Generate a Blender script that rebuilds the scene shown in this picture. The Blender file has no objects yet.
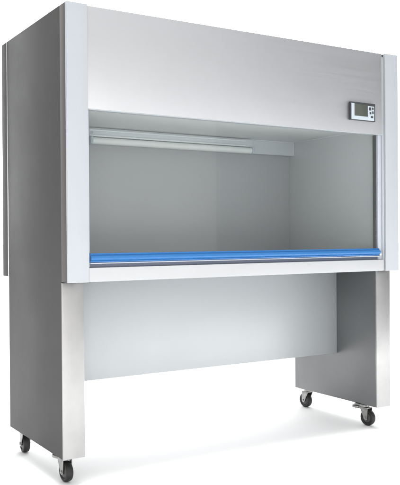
import bpy, bmesh, math, random
from mathutils import Vector, Matrix

random.seed(3)
scene = bpy.context.scene
COL = scene.collection
FZ = 0.106                      # fit-frame height of the floor
OX, OY = 0.75, 0.336            # cabinet base centre in the fit frame

# ------------------------------------------------------------------ materials
def new_mat(name):
    m = bpy.data.materials.new(name)
    m.use_nodes = True
    nt = m.node_tree
    return m, nt, nt.nodes['Principled BSDF']

def noise(nt, scale_vec, scale, detail=4.0, rough=0.6):
    tc = nt.nodes.new('ShaderNodeTexCoord')
    mp = nt.nodes.new('ShaderNodeMapping')
    mp.inputs['Scale'].default_value = scale_vec
    n = nt.nodes.new('ShaderNodeTexNoise')
    n.inputs['Scale'].default_value = scale
    n.inputs['Detail'].default_value = detail
    n.inputs['Roughness'].default_value = rough
    nt.links.new(tc.outputs['Object'], mp.inputs['Vector'])
    nt.links.new(mp.outputs['Vector'], n.inputs['Vector'])
    return n

def ramp_range(nt, sock, a, b, lo=0.3, hi=0.7):
    r = nt.nodes.new('ShaderNodeMapRange')
    r.inputs['From Min'].default_value = lo
    r.inputs['From Max'].default_value = hi
    r.inputs['To Min'].default_value = a
    r.inputs['To Max'].default_value = b
    nt.links.new(sock, r.inputs['Value'])
    return r.outputs['Result']

def mix_col(nt, fac, c1, c2):
    mx = nt.nodes.new('ShaderNodeMix')
    mx.data_type = 'RGBA'
    mx.inputs['A'].default_value = (*c1, 1)
    mx.inputs['B'].default_value = (*c2, 1)
    nt.links.new(fac, mx.inputs['Factor'])
    return mx.outputs['Result']

def steel(name, c1, c2, metallic=1.0, r=(0.28, 0.42), grain=(2, 60, 260), bump=0.02, blotch=None, spec=0.5, wave=0.0):
    """brushed sheet metal: grain stretched along one axis, broad wear blotches"""
    m, nt, p = new_mat(name)
    g = noise(nt, grain, 3.0, 5.0)
    b = noise(nt, (1, 1, 1), blotch or 2.2, 4.0)
    fac = ramp_range(nt, b.outputs['Fac'], 0, 1, 0.32, 0.68)
    nt.links.new(mix_col(nt, fac, c1, c2), p.inputs['Base Color'])
    mul = nt.nodes.new('ShaderNodeMath'); mul.operation = 'ADD'
    nt.links.new(ramp_range(nt, g.outputs['Fac'], r[0], r[1]), mul.inputs[0])
    nt.links.new(ramp_range(nt, b.outputs['Fac'], -0.04, 0.04), mul.inputs[1])
    nt.links.new(mul.outputs[0], p.inputs['Roughness'])
    p.inputs['Metallic'].default_value = metallic
    p.inputs['Specular IOR Level'].default_value = spec
    bp = nt.nodes.new('ShaderNodeBump')
    bp.inputs['Strength'].default_value = bump * 5
    bp.inputs['Distance'].default_value = 0.0006
    nt.links.new(g.outputs['Fac'], bp.inputs['Height'])
    if wave:                                            # slight waviness of the sheet
        wn = noise(nt, (1, 1, 1.6), 2.6, 1.0)
        wb = nt.nodes.new('ShaderNodeBump')
        wb.inputs['Strength'].default_value = wave; wb.inputs['Distance'].default_value = 0.05
        nt.links.new(wn.outputs['Fac'], wb.inputs['Height'])
        nt.links.new(wb.outputs['Normal'], bp.inputs['Normal'])
    nt.links.new(bp.outputs['Normal'], p.inputs['Normal'])
    return m

def paint(name, c, rough=0.4, var=0.04, spec=0.5, peel=0.04, metal=0.0):
    m, nt, p = new_mat(name)
    p.inputs['Metallic'].default_value = metal
    b = noise(nt, (1, 1, 1), 3.0, 5.0)
    fac = ramp_range(nt, b.outputs['Fac'], 0, 1)
    c2 = tuple(x * (1 - var) for x in c)
    nt.links.new(mix_col(nt, fac, c, c2), p.inputs['Base Color'])
    nt.links.new(ramp_range(nt, b.outputs['Fac'], rough - 0.05, rough + 0.05), p.inputs['Roughness'])
    p.inputs['Specular IOR Level'].default_value = spec
    o = noise(nt, (1, 1, 1), 420.0, 2.0)
    bp = nt.nodes.new('ShaderNodeBump')
    bp.inputs['Strength'].default_value = peel
    bp.inputs['Distance'].default_value = 0.0005
    nt.links.new(o.outputs['Fac'], bp.inputs['Height'])
    nt.links.new(bp.outputs['Normal'], p.inputs['Normal'])
    return m

M = {}
M['header'] = steel('brushed_stainless_front', (0.56, 0.567, 0.584), (0.535, 0.542, 0.558), metallic=0.88, r=(0.42, 0.52), grain=(0.8, 40, 190), bump=0.016, wave=0.05)
M['leg_front'] = steel('brushed_stainless_leg', (0.475, 0.473, 0.47), (0.385, 0.383, 0.381), metallic=0.85, r=(0.34, 0.46), grain=(150, 60, 2.0), blotch=4.0, bump=0.012)
M['side'] = paint('shade_toned_side', (0.080, 0.080, 0.079), 0.5, var=0.05, spec=0.12, peel=0.0)  # shade of the left-facing sides put into the base colour
M['flange'] = paint('shade_toned_flange', (0.115, 0.109, 0.106), 0.5, var=0.05, spec=0.12, peel=0.0)  # return of the white post, its shade painted as a darker grey
M['leg_in'] = paint('shade_toned_leg', (0.20, 0.203, 0.207), 0.42, var=0.05, peel=0.0, metal=0.9)  # base colour darkened to carry the shade of the inner leg faces
M['post'] = paint('white_coated_post', (0.43, 0.455, 0.485), 0.38)
M['rail'] = paint('white_coated_rail', (0.49, 0.50, 0.515), 0.32)
M['modesty'] = steel('pale_satin_panel', (0.468, 0.496, 0.508), (0.452, 0.48, 0.493), metallic=0.3, r=(0.34, 0.40), grain=(1.5, 40, 120), bump=0.0)
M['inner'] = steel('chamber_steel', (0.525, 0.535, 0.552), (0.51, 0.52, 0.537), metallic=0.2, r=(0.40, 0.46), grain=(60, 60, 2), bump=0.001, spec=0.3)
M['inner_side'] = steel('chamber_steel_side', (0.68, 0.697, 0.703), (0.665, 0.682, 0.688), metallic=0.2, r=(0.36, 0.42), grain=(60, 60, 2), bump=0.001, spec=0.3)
M['work'] = steel('work_surface_steel', (0.80, 0.81, 0.81), (0.77, 0.78, 0.78), metallic=0.5, r=(0.4, 0.46), grain=(2, 60, 60), bump=0.001)
M['diffuser'] = paint('ceiling_diffuser_white', (0.92, 0.95, 0.94), 0.5)
M['fascia'] = paint('fascia_grey', (0.66, 0.705, 0.74), 0.4)
M['alu'] = steel('anodised_aluminium', (0.78, 0.79, 0.83), (0.74, 0.75, 0.79), r=(0.3, 0.4), grain=(60, 60, 2))
M['trim'] = paint('pale_trim', (0.52, 0.55, 0.61), 0.35)
M['pale'] = paint('pale_lamp_trim', (0.80, 0.84, 0.86), 0.35)
M['tube'] = paint('frosted_tube_glass', (0.86, 0.90, 0.89), 0.2)
M['gasket'] = paint('black_rubber_gasket', (0.03, 0.033, 0.032), 0.6)
M['seal'] = paint('slate_rubber_seal', (0.19, 0.215, 0.28), 0.5)
M['blue'] = paint('blue_plastic_handle', (0.022, 0.155, 0.42), 0.2, var=0.06, peel=0.02)
M['tyre'] = paint('black_rubber_tyre', (0.013, 0.0125, 0.0125), 0.55, var=0.3, peel=0.2)
M['hub'] = paint('grey_plastic_hub', (0.05, 0.05, 0.05), 0.4)
M['zinc'] = steel('zinc_plated_steel', (0.40, 0.395, 0.385), (0.26, 0.258, 0.255), r=(0.28, 0.42), grain=(30, 30, 30), blotch=40.0)
M['darkplastic'] = paint('dark_grey_plastic', (0.045, 0.048, 0.055), 0.4)
M['bezel'] = paint('silver_plastic_bezel', (0.50, 0.57, 0.62), 0.3)
M['lcd'] = paint('lcd_glass', (0.075, 0.083, 0.070), 0.15)
M['bolt'] = steel('bolt_steel', (0.6, 0.6, 0.6), (0.5, 0.5, 0.5))
M['floor'] = paint('white_studio_floor', (0.96, 0.96, 0.96), 0.9, var=0.01, spec=0.0, peel=0.0)

# thin clear glass
gm = bpy.data.materials.new('clear_sash_glass'); gm.use_nodes = True
nt = gm.node_tree; nt.nodes.clear()
out = nt.nodes.new('ShaderNodeOutputMaterial')
tr = nt.nodes.new('ShaderNodeBsdfTransparent'); tr.inputs['Color'].default_value = (0.95, 0.962, 0.96, 1)
gl = nt.nodes.new('ShaderNodeBsdfGlossy'); gl.inputs['Roughness'].default_value = 0.01
fr = nt.nodes.new('ShaderNodeFresnel')
ge = nt.nodes.new('ShaderNodeNewGeometry')
ior = nt.nodes.new('ShaderNodeMapRange')                # same reflectance on both faces of the thin pane
ior.inputs['To Min'].default_value = 1.6; ior.inputs['To Max'].default_value = 1 / 1.6
nt.links.new(ge.outputs['Backfacing'], ior.inputs['Value']); nt.links.new(ior.outputs['Result'], fr.inputs['IOR'])
mx = nt.nodes.new('ShaderNodeMixShader')
nt.links.new(fr.outputs[0], mx.inputs[0]); nt.links.new(tr.outputs[0], mx.inputs[1]); nt.links.new(gl.outputs[0], mx.inputs[2])
nt.links.new(mx.outputs[0], out.inputs['Surface'])
M['glass'] = gm

# ------------------------------------------------------------------ mesh helpers
def P(x, y, z):
    return Vector((x - OX, y - OY, z - FZ))

def add_box(bm, x0, x1, y0, y1, z0, z1, bev=0.0015, seg=2, local=False):
    t = bmesh.new()
    bmesh.ops.create_cube(t, size=1.0)
    for v in t.verts:
        q = (x0 + (v.co.x + .5) * (x1 - x0), y0 + (v.co.y + .5) * (y1 - y0), z0 + (v.co.z + .5) * (z1 - z0))
        v.co = Vector(q) if local else P(*q)
    if bev > 0:
        bmesh.ops.bevel(t, geom=t.edges[:], offset=bev, segments=seg, affect='EDGES', profile=0.5)
    join(bm, t)

def join(bm, t):
    me = bpy.data.meshes.new('tmp'); t.to_mesh(me); t.free()
    bm.from_mesh(me); bpy.data.meshes.remove(me)

def add_cyl(bm, a, b, r, n=32, bev=0.0, local=False):
    a = Vector(a) if local else P(*a); b = Vector(b) if local else P(*b)
    d = b - a
    t = bmesh.new()
    bmesh.ops.create_cone(t, cap_ends=True, segments=n, radius1=r, radius2=r, depth=d.length)
    if bev:
        caps = [e for e in t.edges if all(abs(abs(v.co.z) - d.length / 2) < 1e-6 for v in e.verts)]
        bmesh.ops.bevel(t, geom=caps, offset=bev, segments=3, affect='EDGES', profile=0.5)
    rot = d.to_track_quat('Z', 'Y').to_matrix().to_4x4()
    bmesh.ops.transform(t, matrix=Matrix.Translation((a + b) / 2) @ rot, verts=t.verts[:])
    join(bm, t)

def add_prism(bm, pts, axis, h0, h1, bev=0.0, local=True):
    """outline pts (2D) extruded along axis (0: pts are y,z ; 2: pts are x,y)"""
    t = bmesh.new()
    def mk(p, h):
        q = (h, p[0], p[1]) if axis == 0 else (p[0], p[1], h)
        return Vector(q) if local else P(*q)
    f0 = t.faces.new([t.verts.new(mk(p, h0)) for p in pts])
    r = bmesh.ops.extrude_face_region(t, geom=[f0])
    off = mk(pts[0], h1) - mk(pts[0], h0)
    for v in r['geom']:
        if isinstance(v, bmesh.types.BMVert): v.co += off
    bmesh.ops.recalc_face_normals(t, faces=t.faces[:])
    if bev: bmesh.ops.bevel(t, geom=t.edges[:], offset=bev, segments=2, affect='EDGES', profile=0.5)
    join(bm, t)

def add_lathe(bm, prof, axis_pt, n=40):
    """profile of (x, radius) revolved round the x axis through axis_pt (local)"""
    t = bmesh.new()
    rings = []
    for x, r in prof:
        rings.append([t.verts.new(Vector(axis_pt) + Vector((x, r * math.cos(2 * math.pi * i / n), r * math.sin(2 * math.pi * i / n)))) for i in range(n)])
    for k in range(len(rings) - 1):
        for i in range(n):
            t.faces.new((rings[k][i], rings[k][(i + 1) % n], rings[k + 1][(i + 1) % n], rings[k + 1][i]))
    t.faces.new(rings[0]); t.faces.new(rings[-1])
    bmesh.ops.recalc_face_normals(t, faces=t.faces[:])
    join(bm, t)

def build(name, bm, mat, parent=None, smooth=True, loc=None, label=None):
    me = bpy.data.meshes.new(name)
    bm.to_mesh(me); bm.free()
    me.materials.append(mat)
    if smooth:
        for p in me.polygons: p.use_smooth = True
        me.set_sharp_from_angle(angle=math.radians(32))
    o = bpy.data.objects.new(name, me); COL.objects.link(o)
    if parent: o.parent = parent
    if loc is not None: o.location = loc
    if label: o['label'] = label
    return o

def boxes(name, mat, parent, specs, bev=0.0015, label=None):
    bm = bmesh.new()
    for s in specs: add_box(bm, *s, bev=bev)
    return build(name, bm, mat, parent, label=label)

# ------------------------------------------------------------------ floor
bm = bmesh.new()
bmesh.ops.create_grid(bm, x_segments=8, y_segments=8, size=60)
for v in bm.verts: v.co += Vector((10, 51, 0))          # reaches far behind, ends behind the photographer
fl = build('floor', bm, M['floor'], None)
fl['kind'] = 'structure'

# ------------------------------------------------------------------ cabinet
cab = bpy.data.objects.new('clean_bench', None); COL.objects.link(cab)
cab.location = (OX, OY, 0)
cab['label'] = 'stainless steel laminar flow clean bench with glass sash and blue handle on four casters'
cab['category'] = 'clean bench'

W, D, H = 1.5, 0.673, 1.70
PW = 0.075                      # corner post width
ZB = 0.787                      # underside of the upper cabinet
ZL = 0.200                      # underside of the legs
YA, YR = 0.058, 0.604           # leg and side panel, front and rear

# front posts: white cover on the front, side return flange with its shade painted in grey
for x0, x1 in ((0.0, PW), (W - PW, W)):
    po = boxes('front_post', M['post'], cab, [(x0, x1, 0.0, 0.012, ZB, H)], bev=0.0025)
    if x0 == 0: fx = (0.0006, 0.016)
    else: fx = (W - 0.016, W - 0.0006)
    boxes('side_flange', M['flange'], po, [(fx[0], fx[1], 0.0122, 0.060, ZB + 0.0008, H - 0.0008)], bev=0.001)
    ix = (PW - 0.012, PW - 0.0006) if x0 == 0 else (W - PW + 0.0006, W - PW + 0.012)
    boxes('inner_flange', M['fascia'], po, [(ix[0], ix[1], 0.0122, 0.050, ZB + 0.0008, H - 0.0008)], bev=0.001)
# rear posts
for x0, x1 in ((0.0, 0.05), (W - 0.05, W)):
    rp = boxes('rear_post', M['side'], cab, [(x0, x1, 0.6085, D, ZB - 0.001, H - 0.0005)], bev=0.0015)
    xb = -0.0012 if x0 == 0 else W - 0.004
    boxes('edge_bead', M['alu'], rp, [(xb, xb + 0.0052, 0.6043, 0.6083, ZB, H - 0.001)], bev=0.001)
# side panels, one sheet from roof to leg foot
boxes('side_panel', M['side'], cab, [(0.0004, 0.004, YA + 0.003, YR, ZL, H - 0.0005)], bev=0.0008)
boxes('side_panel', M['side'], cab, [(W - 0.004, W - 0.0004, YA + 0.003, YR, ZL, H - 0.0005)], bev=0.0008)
# legs: satin box body, shade put into its tone, with a brushed stainless cover on the front
for x0, x1 in ((0.0042, 0.078), (W - 0.079, W - 0.0042)):
    lg = boxes('leg', M['leg_in'], cab, [(x0, x1, YA + 0.003, YR - 0.0005, ZL + 0.0005, ZB - 0.002)], bev=0.0012)
    cx0, cx1 = (0.0, x1) if x0 < 0.5 else (x0, W)
    boxes('front_cover', M['leg_front'], lg, [(cx0, cx1, 0.053, YA + 0.0028, ZL, ZB - 0.0022)], bev=0.0014)
# header: brushed stainless sheet
boxes('header_panel', M['header'], cab, [(PW + 0.0008, 1.411, 0.006, 0.0095, 1.3585, H - 0.003)], bev=0.0012)
boxes('header_return', M['fascia'], cab, [(PW + 0.001, 1.4105, 0.0098, 0.046, 1.3585, 1.364)], bev=0.0008)
boxes('header_trim', M['fascia'], cab, [(1.4112, W - PW - 0.0004, 0.016, 0.03, 1.3585, H - 0.004)], bev=0.0008)
# roof, back
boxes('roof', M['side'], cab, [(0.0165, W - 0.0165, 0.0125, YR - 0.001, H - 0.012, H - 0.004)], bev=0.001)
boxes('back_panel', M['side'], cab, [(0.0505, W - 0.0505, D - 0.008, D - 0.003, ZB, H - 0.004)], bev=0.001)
# front rail under the opening and the cabinet underside
boxes('front_rail', M['rail'], cab, [(PW + 0.0006, 1.4165, 0.004, 0.046, ZB + 0.0006, 0.8345)], bev=0.003)
boxes('underside', M['modesty'], cab, [(0.0165, W - 0.0165, 0.0605, YR - 0.001, ZB, ZB + 0.004)], bev=0.0008)
boxes('work_surface', M['work'], cab, [(PW, W - PW, 0.0465, 0.645, 0.826, 0.832)], bev=0.001)
# modesty panel between the legs
boxes('modesty_panel', M['modesty'], cab, [(0.0785, W - 0.0795, 0.302, 0.316, 0.4045, ZB - 0.001)], bev=0.0012)

# chamber
ZC = 1.392
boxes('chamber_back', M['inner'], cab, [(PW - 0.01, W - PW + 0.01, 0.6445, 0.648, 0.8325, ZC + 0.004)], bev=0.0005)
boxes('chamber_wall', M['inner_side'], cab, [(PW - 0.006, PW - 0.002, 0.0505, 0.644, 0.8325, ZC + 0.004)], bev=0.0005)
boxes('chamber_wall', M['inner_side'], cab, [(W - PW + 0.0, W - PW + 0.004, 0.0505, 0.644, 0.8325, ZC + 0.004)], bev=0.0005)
ce = boxes('ceiling_diffuser', M['diffuser'], cab, [(PW, W - PW, 0.047, 0.644, ZC, ZC + 0.004)], bev=0.0005)
boxes('ceiling_trim', M['pale'], ce, [(PW, W - PW - 0.001, 0.604, 0.6108, ZC - 0.004, ZC - 0.0003),
                                      (W - PW - 0.004, W - PW - 0.0005, 0.05, 0.6035, ZC - 0.004, ZC - 0.0003)], bev=0.0008)
fa = boxes('fascia', M['fascia'], cab, [(PW, W - PW - 0.0005, 0.611, 0.644, 1.326, ZC - 0.0004)], bev=0.0012)
boxes('corner_bead', M['pale'], fa, [(W - PW - 0.006, W - PW - 0.0008, 0.6065, 0.6108, 1.328, ZC - 0.0045)], bev=0.001)
# fluorescent lamp on the fascia: channel, end sockets, tube, clips
LX0, LX1 = 0.337, 1.163
la = boxes('fluorescent_lamp', M['fascia'], cab, [(LX0, LX1, 0.590, 0.6105, 1.352, 1.3875)], bev=0.002)
boxes('reflector_edge', M['pale'], la, [(LX0, LX1 - 0.04, 0.584, 0.5898, 1.353, 1.3595), (LX0, LX1 - 0.04, 0.584, 0.5898, 1.3755, 1.3815)], bev=0.001)
for x0 in (LX0, LX1 - 0.012):
    boxes('lamp_socket', M['bezel'], la, [(x0, x0 + 0.012, 0.570, 0.6105, 1.320, 1.3515)], bev=0.003)
bm = bmesh.new()
add_cyl(bm, (LX0 + 0.0125, 0.588, 1.335), (LX1 - 0.0125, 0.588, 1.335), 0.0145, 32)
build('tube', bm, M['tube'], la)
for zz in (1.366, 1.341):
    bm = bmesh.new()
    add_cyl(bm, (LX0 + 0.012, 0.5785, zz), (LX0 + 0.012, 0.5835, zz), 0.0035, 16, 0.0008)
    build('bolt', bm, M['bolt'], la)

# glass sash with blue bottom handle and side tracks
gs = boxes('glass_sash', M['glass'], cab, [(0.086, 1.394, 0.0235, 0.0285, 0.87, 1.3580)], bev=0.0)
bm = bmesh.new()
zc0, zc1 = 0.8510, 0.8822
zm = (zc0 + zc1) / 2
prof = [(0.014, zc0 + 0.001), (0.0125, zc0 + 0.0045), (0.0135, zc0 + 0.0060)]
for k in range(13):                                    # rounded middle bead
    a = math.radians(-80 + 160 * k / 12)
    prof.append((0.0155 - 0.0115 * math.cos(a), zm - 0.0005 + 0.0090 * math.sin(a)))
prof += [(0.0135, zc1 - 0.0060), (0.0120, zc1 - 0.004), (0.014, zc1 - 0.001), (0.017, zc1), (0.034, zc1), (0.038, zc1 - 0.004), (0.038, zc0 + 0.003), (0.034, zc0), (0.017, zc0)]
add_prism(bm, prof, 0, 0.0845, 1.399, bev=0.0, local=False)
build('sash_handle', bm, M['blue'], gs)
boxes('handle_lip', M['trim'], gs, [(0.0845, 1.404, 0.0125, 0.035, 0.8470, 0.8507)], bev=0.0012)
boxes('handle_end', M['alu'], gs, [(1.3994, 1.4135, 0.011, 0.034, 0.8512, 0.8715)], bev=0.002)
for a in (0, 1):
    f = (lambda u, v: (u, v)) if a else (lambda u, v: (W - v, W - u))
    s0, s1 = f(1.4005, 1.4195)
    if not a: s0, s1 = 0.0765, 0.0855
    t = boxes('sash_track', M['trim'], cab, [(s0, s1, 0.020, 0.047, 0.8350, 1.358)], bev=0.001)
    g0, g1 = (1.3945, 1.4002) if a else (0.0858, 0.0905)
    boxes('gasket', M['gasket'], t, [(g0, g1, 0.0295, 0.045, 0.8352, 1.358)], bev=0.0008)
# seal strip on the rail below the handle
boxes('seal_strip', M['seal'], cab, [(PW + 0.002, 1.416, 0.027, 0.044, 0.8347, 0.8467)], bev=0.001)

# control panel on the header
dx0, dx1, dz0, dz1 = 1.2245, 1.362, 1.4065, 1.481
cp = boxes('control_panel', M['darkplastic'], cab, [(dx0, dx1, -0.006, 0.0058, dz0, dz1)], bev=0.0025)
bm = bmesh.new()
sx0, sx1, sz0, sz1 = 1.2435, 1.318, 1.4245, 1.473
for s in ((dx0 + 0.003, sx0, dz0 + 0.003, sz1 + 0.002), (sx1, dx1 - 0.009, dz0 + 0.003, sz1 - 0.004), (sx0, sx1, dz0 + 0.003, sz0)):
    add_box(bm, s[0], s[1], -0.0080, -0.0062, s[2], s[3], bev=0.0006)
build('bezel', bm, M['bezel'], cp)
boxes('screen', M['lcd'], cp, [(sx0 + 0.0005, sx1 - 0.0005, -0.0070, -0.0062, sz0 + 0.0005, sz1)], bev=0.0003)
for k, (bx, bz, w, h) in enumerate([(1.329, 1.4575, .011, .013), (1.344, 1.4595, .009, .009), (1.331, 1.440, .009, .009), (1.345, 1.443, .007, .011), (1.340, 1.4245, .012, .008)]):
    boxes('button', M['darkplastic'] if k in (0, 2, 3) else M['hub'], cp, [(bx - w / 2, bx + w / 2, -0.0100, -0.0081, bz - h / 2, bz + h / 2)], bev=0.0008)

# ------------------------------------------------------------------ casters
R_ = 0.035
def make_caster():
    bm = bmesh.new()
    zt = ZL - FZ                                    # height of the mounting face
    add_box(bm, -0.030, 0.030, -0.036, 0.036, zt - 0.0035, zt - 0.0003, bev=0.001, local=True)
    add_cyl(bm, (0, 0, zt - 0.014), (0, 0, zt - 0.0036), 0.021, 32, 0.002, local=True)
    yo = 0.018
    add_box(bm, -0.0185, 0.0185, -0.014, yo + 0.010, zt - 0.0185, zt - 0.0142, bev=0.0015, local=True)
    for s in (-1, 1):
        pts = [(-0.014, zt - 0.0160), (yo + 0.010, zt - 0.0160), (yo + 0.011, R_ + 0.012), (yo + 0.0085, R_ - 0.007), (yo, R_ - 0.011), (yo - 0.008, R_ - 0.006)]
        x = 0.0165 * s
        add_prism(bm, pts, 0, x - 0.0012, x + 0.0012, bev=0.0004)
    add_cyl(bm, (-0.0215, yo, R_), (0.0215, yo, R_), 0.0052, 16, 0.001, local=True)
    c = build('caster', bm, M['zinc'], cab)
    bm = bmesh.new()
    w = 0.0125
    add_lathe(bm, [(-w * .75, R_ * .62), (-w, R_ * .70), (-w, R_ * .86), (-w * .82, R_ * .95), (-w * .4, R_ * .992), (0, R_), (w * .4, R_ * .992), (w * .82, R_ * .95),
                   (w, R_ * .86), (w, R_ * .70), (w * .75, R_ * .62)], (0, yo, R_))
    build('tyre', bm, M['tyre'], c)
    bm = bmesh.new()
    add_lathe(bm, [(-w * 1.0, R_ * .25), (-w * .98, R_ * .45), (-w * .78, R_ * .61), (w * .78, R_ * .61), (w * .98, R_ * .45), (w * 1.0, R_ * .25)], (0, yo, R_))
    build('hub', bm, M['hub'], c)
    return c
c0 = make_caster()
bm = bmesh.new()
zt = ZL - FZ
add_prism(bm, [(-0.013, -0.026), (0.013, -0.026), (0.021, -0.044), (0.019, -0.056), (-0.019, -0.056), (-0.021, -0.044)], 2, zt - 0.026, zt - 0.015, bev=0.003)
bmesh.ops.rotate(bm, cent=Vector((0, -0.026, zt - 0.02)), matrix=Matrix.Rotation(math.radians(-6), 3, 'X'), verts=bm.verts[:])
add_box(bm, -0.010, 0.010, -0.036, -0.010, zt - 0.0260, zt - 0.0150, bev=0.0015, local=True)
pedal = build('brake_pedal', bm, M['zinc'], c0)
def put(c, x, y, rz):
    c.location = (x - OX, y - OY, 0); c.rotation_euler = (0, 0, math.radians(rz))
spots = [(0.037, 0.142, 184, True), (1.447, 0.155, 187, True), (0.040, 0.533, -3, False), (1.461, 0.553, 3, False)]
kids0 = list(c0.children)
for i, (x, y, rz, brake) in enumerate(spots):
    if i == 0:
        c = c0
    else:
        c = c0.copy(); COL.objects.link(c); c.parent = cab
        for k in kids0:
            if k is pedal and not brake: continue
            d = k.copy(); COL.objects.link(d); d.parent = c
    put(c, x, y, rz)

# ------------------------------------------------------------------ light: white studio
w = bpy.data.worlds.new('World'); scene.world = w; w.use_nodes = True
nt = w.node_tree; bg = nt.nodes['Background']
tc = nt.nodes.new('ShaderNodeTexCoord')
def vdot(v):
    n = nt.nodes.new('ShaderNodeVectorMath'); n.operation = 'DOT_PRODUCT'
    n.inputs[1].default_value = v
    nt.links.new(tc.outputs['Generated'], n.inputs[0]); return n.outputs['Value']
def smooth(sock, a, b, lo, hi):
    r = nt.nodes.new('ShaderNodeMapRange'); r.interpolation_type = 'SMOOTHSTEP'
    r.inputs['From Min'].default_value = a; r.inputs['From Max'].default_value = b
    r.inputs['To Min'].default_value = lo; r.inputs['To Max'].default_value = hi
    nt.links.new(sock, r.inputs['Value']); return r.outputs['Result']
az = math.radians(38)
back = smooth(vdot((math.sin(az), math.cos(az), 0)), 0.36, 0.80, 0.30, 3.3)   # lit white backdrop
top = smooth(vdot((0, 0, 1)), 0.45, 0.95, 0.0, 1.0)
ad = nt.nodes.new('ShaderNodeMath'); ad.operation = 'ADD'
nt.links.new(back, ad.inputs[0]); nt.links.new(top, ad.inputs[1])
nt.links.new(ad.outputs[0], bg.inputs['Strength'])
bg.inputs['Color'].default_value = (0.985, 0.995, 1.0, 1)

def area(name, loc, rot, sx, sy, rad, col=(1, 1, 1)):
    l = bpy.data.lights.new(name, 'AREA'); l.shape = 'RECTANGLE'; l.size = sx; l.size_y = sy
    l.energy = rad * math.pi * sx * sy; l.color = col
    o = bpy.data.objects.new(name, l); COL.objects.link(o); o.location = loc
    o.rotation_euler = [math.radians(a) for a in rot]; return o
area('front_softbox', (0.55, -4.2, 2.6), (90, 0, 0), 5.6, 5.0, 0.74, (1.0, 0.985, 0.97))
area('side_fill', (4.65, -4.2, 2.6), (90, 0, 0), 2.6, 5.0, 0.42, (0.94, 0.97, 1.0))  # added unseen fill, dimmer right part of the front reflection
area('left_fill', (-4.2, -4.0, 2.6), (90, 0, -35), 3.4, 5.0, 0.8, (1.0, 0.99, 0.98))  # added unseen fill, brightens the chamber's right wall
area('low_fill', (-1.15, -2.75, 0.55), (90, 0, -25), 0.8, 0.9, 10.5, (1.0, 0.97, 0.94))  # added unseen fill, lifts the left post and leg
area('top_fill', (1.6, 2.2, 4.2), (0, 0, 0), 6.0, 3.6, 3.0)  # added unseen lamp, keeps the floor white from behind
area('floor_fill', (0.9, -0.9, 5.0), (0, 0, 0), 4.6, 1.2, 1.9).data.spread = math.radians(32)  # added unseen lamp, narrow beam that whitens the front floor

# ------------------------------------------------------------------ camera (solved from the photograph's edges)
cx, cy, cz = -0.95372, -2.33918, 0.93149 - FZ
yaw, pit, ro, f, px = -0.55246, -0.00616, -0.00679, 770.58, -3.6133
fw = Vector((-math.sin(yaw) * math.cos(pit), math.cos(yaw) * math.cos(pit), math.sin(pit)))
r = Vector((math.cos(yaw), math.sin(yaw), 0)); u = r.cross(fw)
r2 = r * math.cos(ro) + u * math.sin(ro); u2 = -r * math.sin(ro) + u * math.cos(ro)
cam = bpy.data.cameras.new('camera'); co = bpy.data.objects.new('camera', cam); COL.objects.link(co)
m = Matrix.Identity(4)
for i in range(3):
    m[i][0], m[i][1], m[i][2] = r2[i], u2[i], -fw[i]
m.translation = (cx, cy, cz)
co.matrix_world = m
cam.sensor_fit = 'HORIZONTAL'; cam.sensor_width = 36; cam.lens = 36 * f / 400
cam.shift_x = -px / 400; cam.shift_y = 0
cam.clip_start = 0.05; cam.clip_end = 500
scene.camera = co

scene.view_settings.view_transform = 'Standard'
scene.view_settings.look = 'None'
scene.view_settings.exposure = 0
scene.view_settings.gamma = 1
scene.cycles.blur_glossy = 2.0
scene.cycles.caustics_reflective = False
scene.cycles.caustics_refractive = False
scene.cycles.max_bounces = 12
scene.cycles.transparent_max_bounces = 12
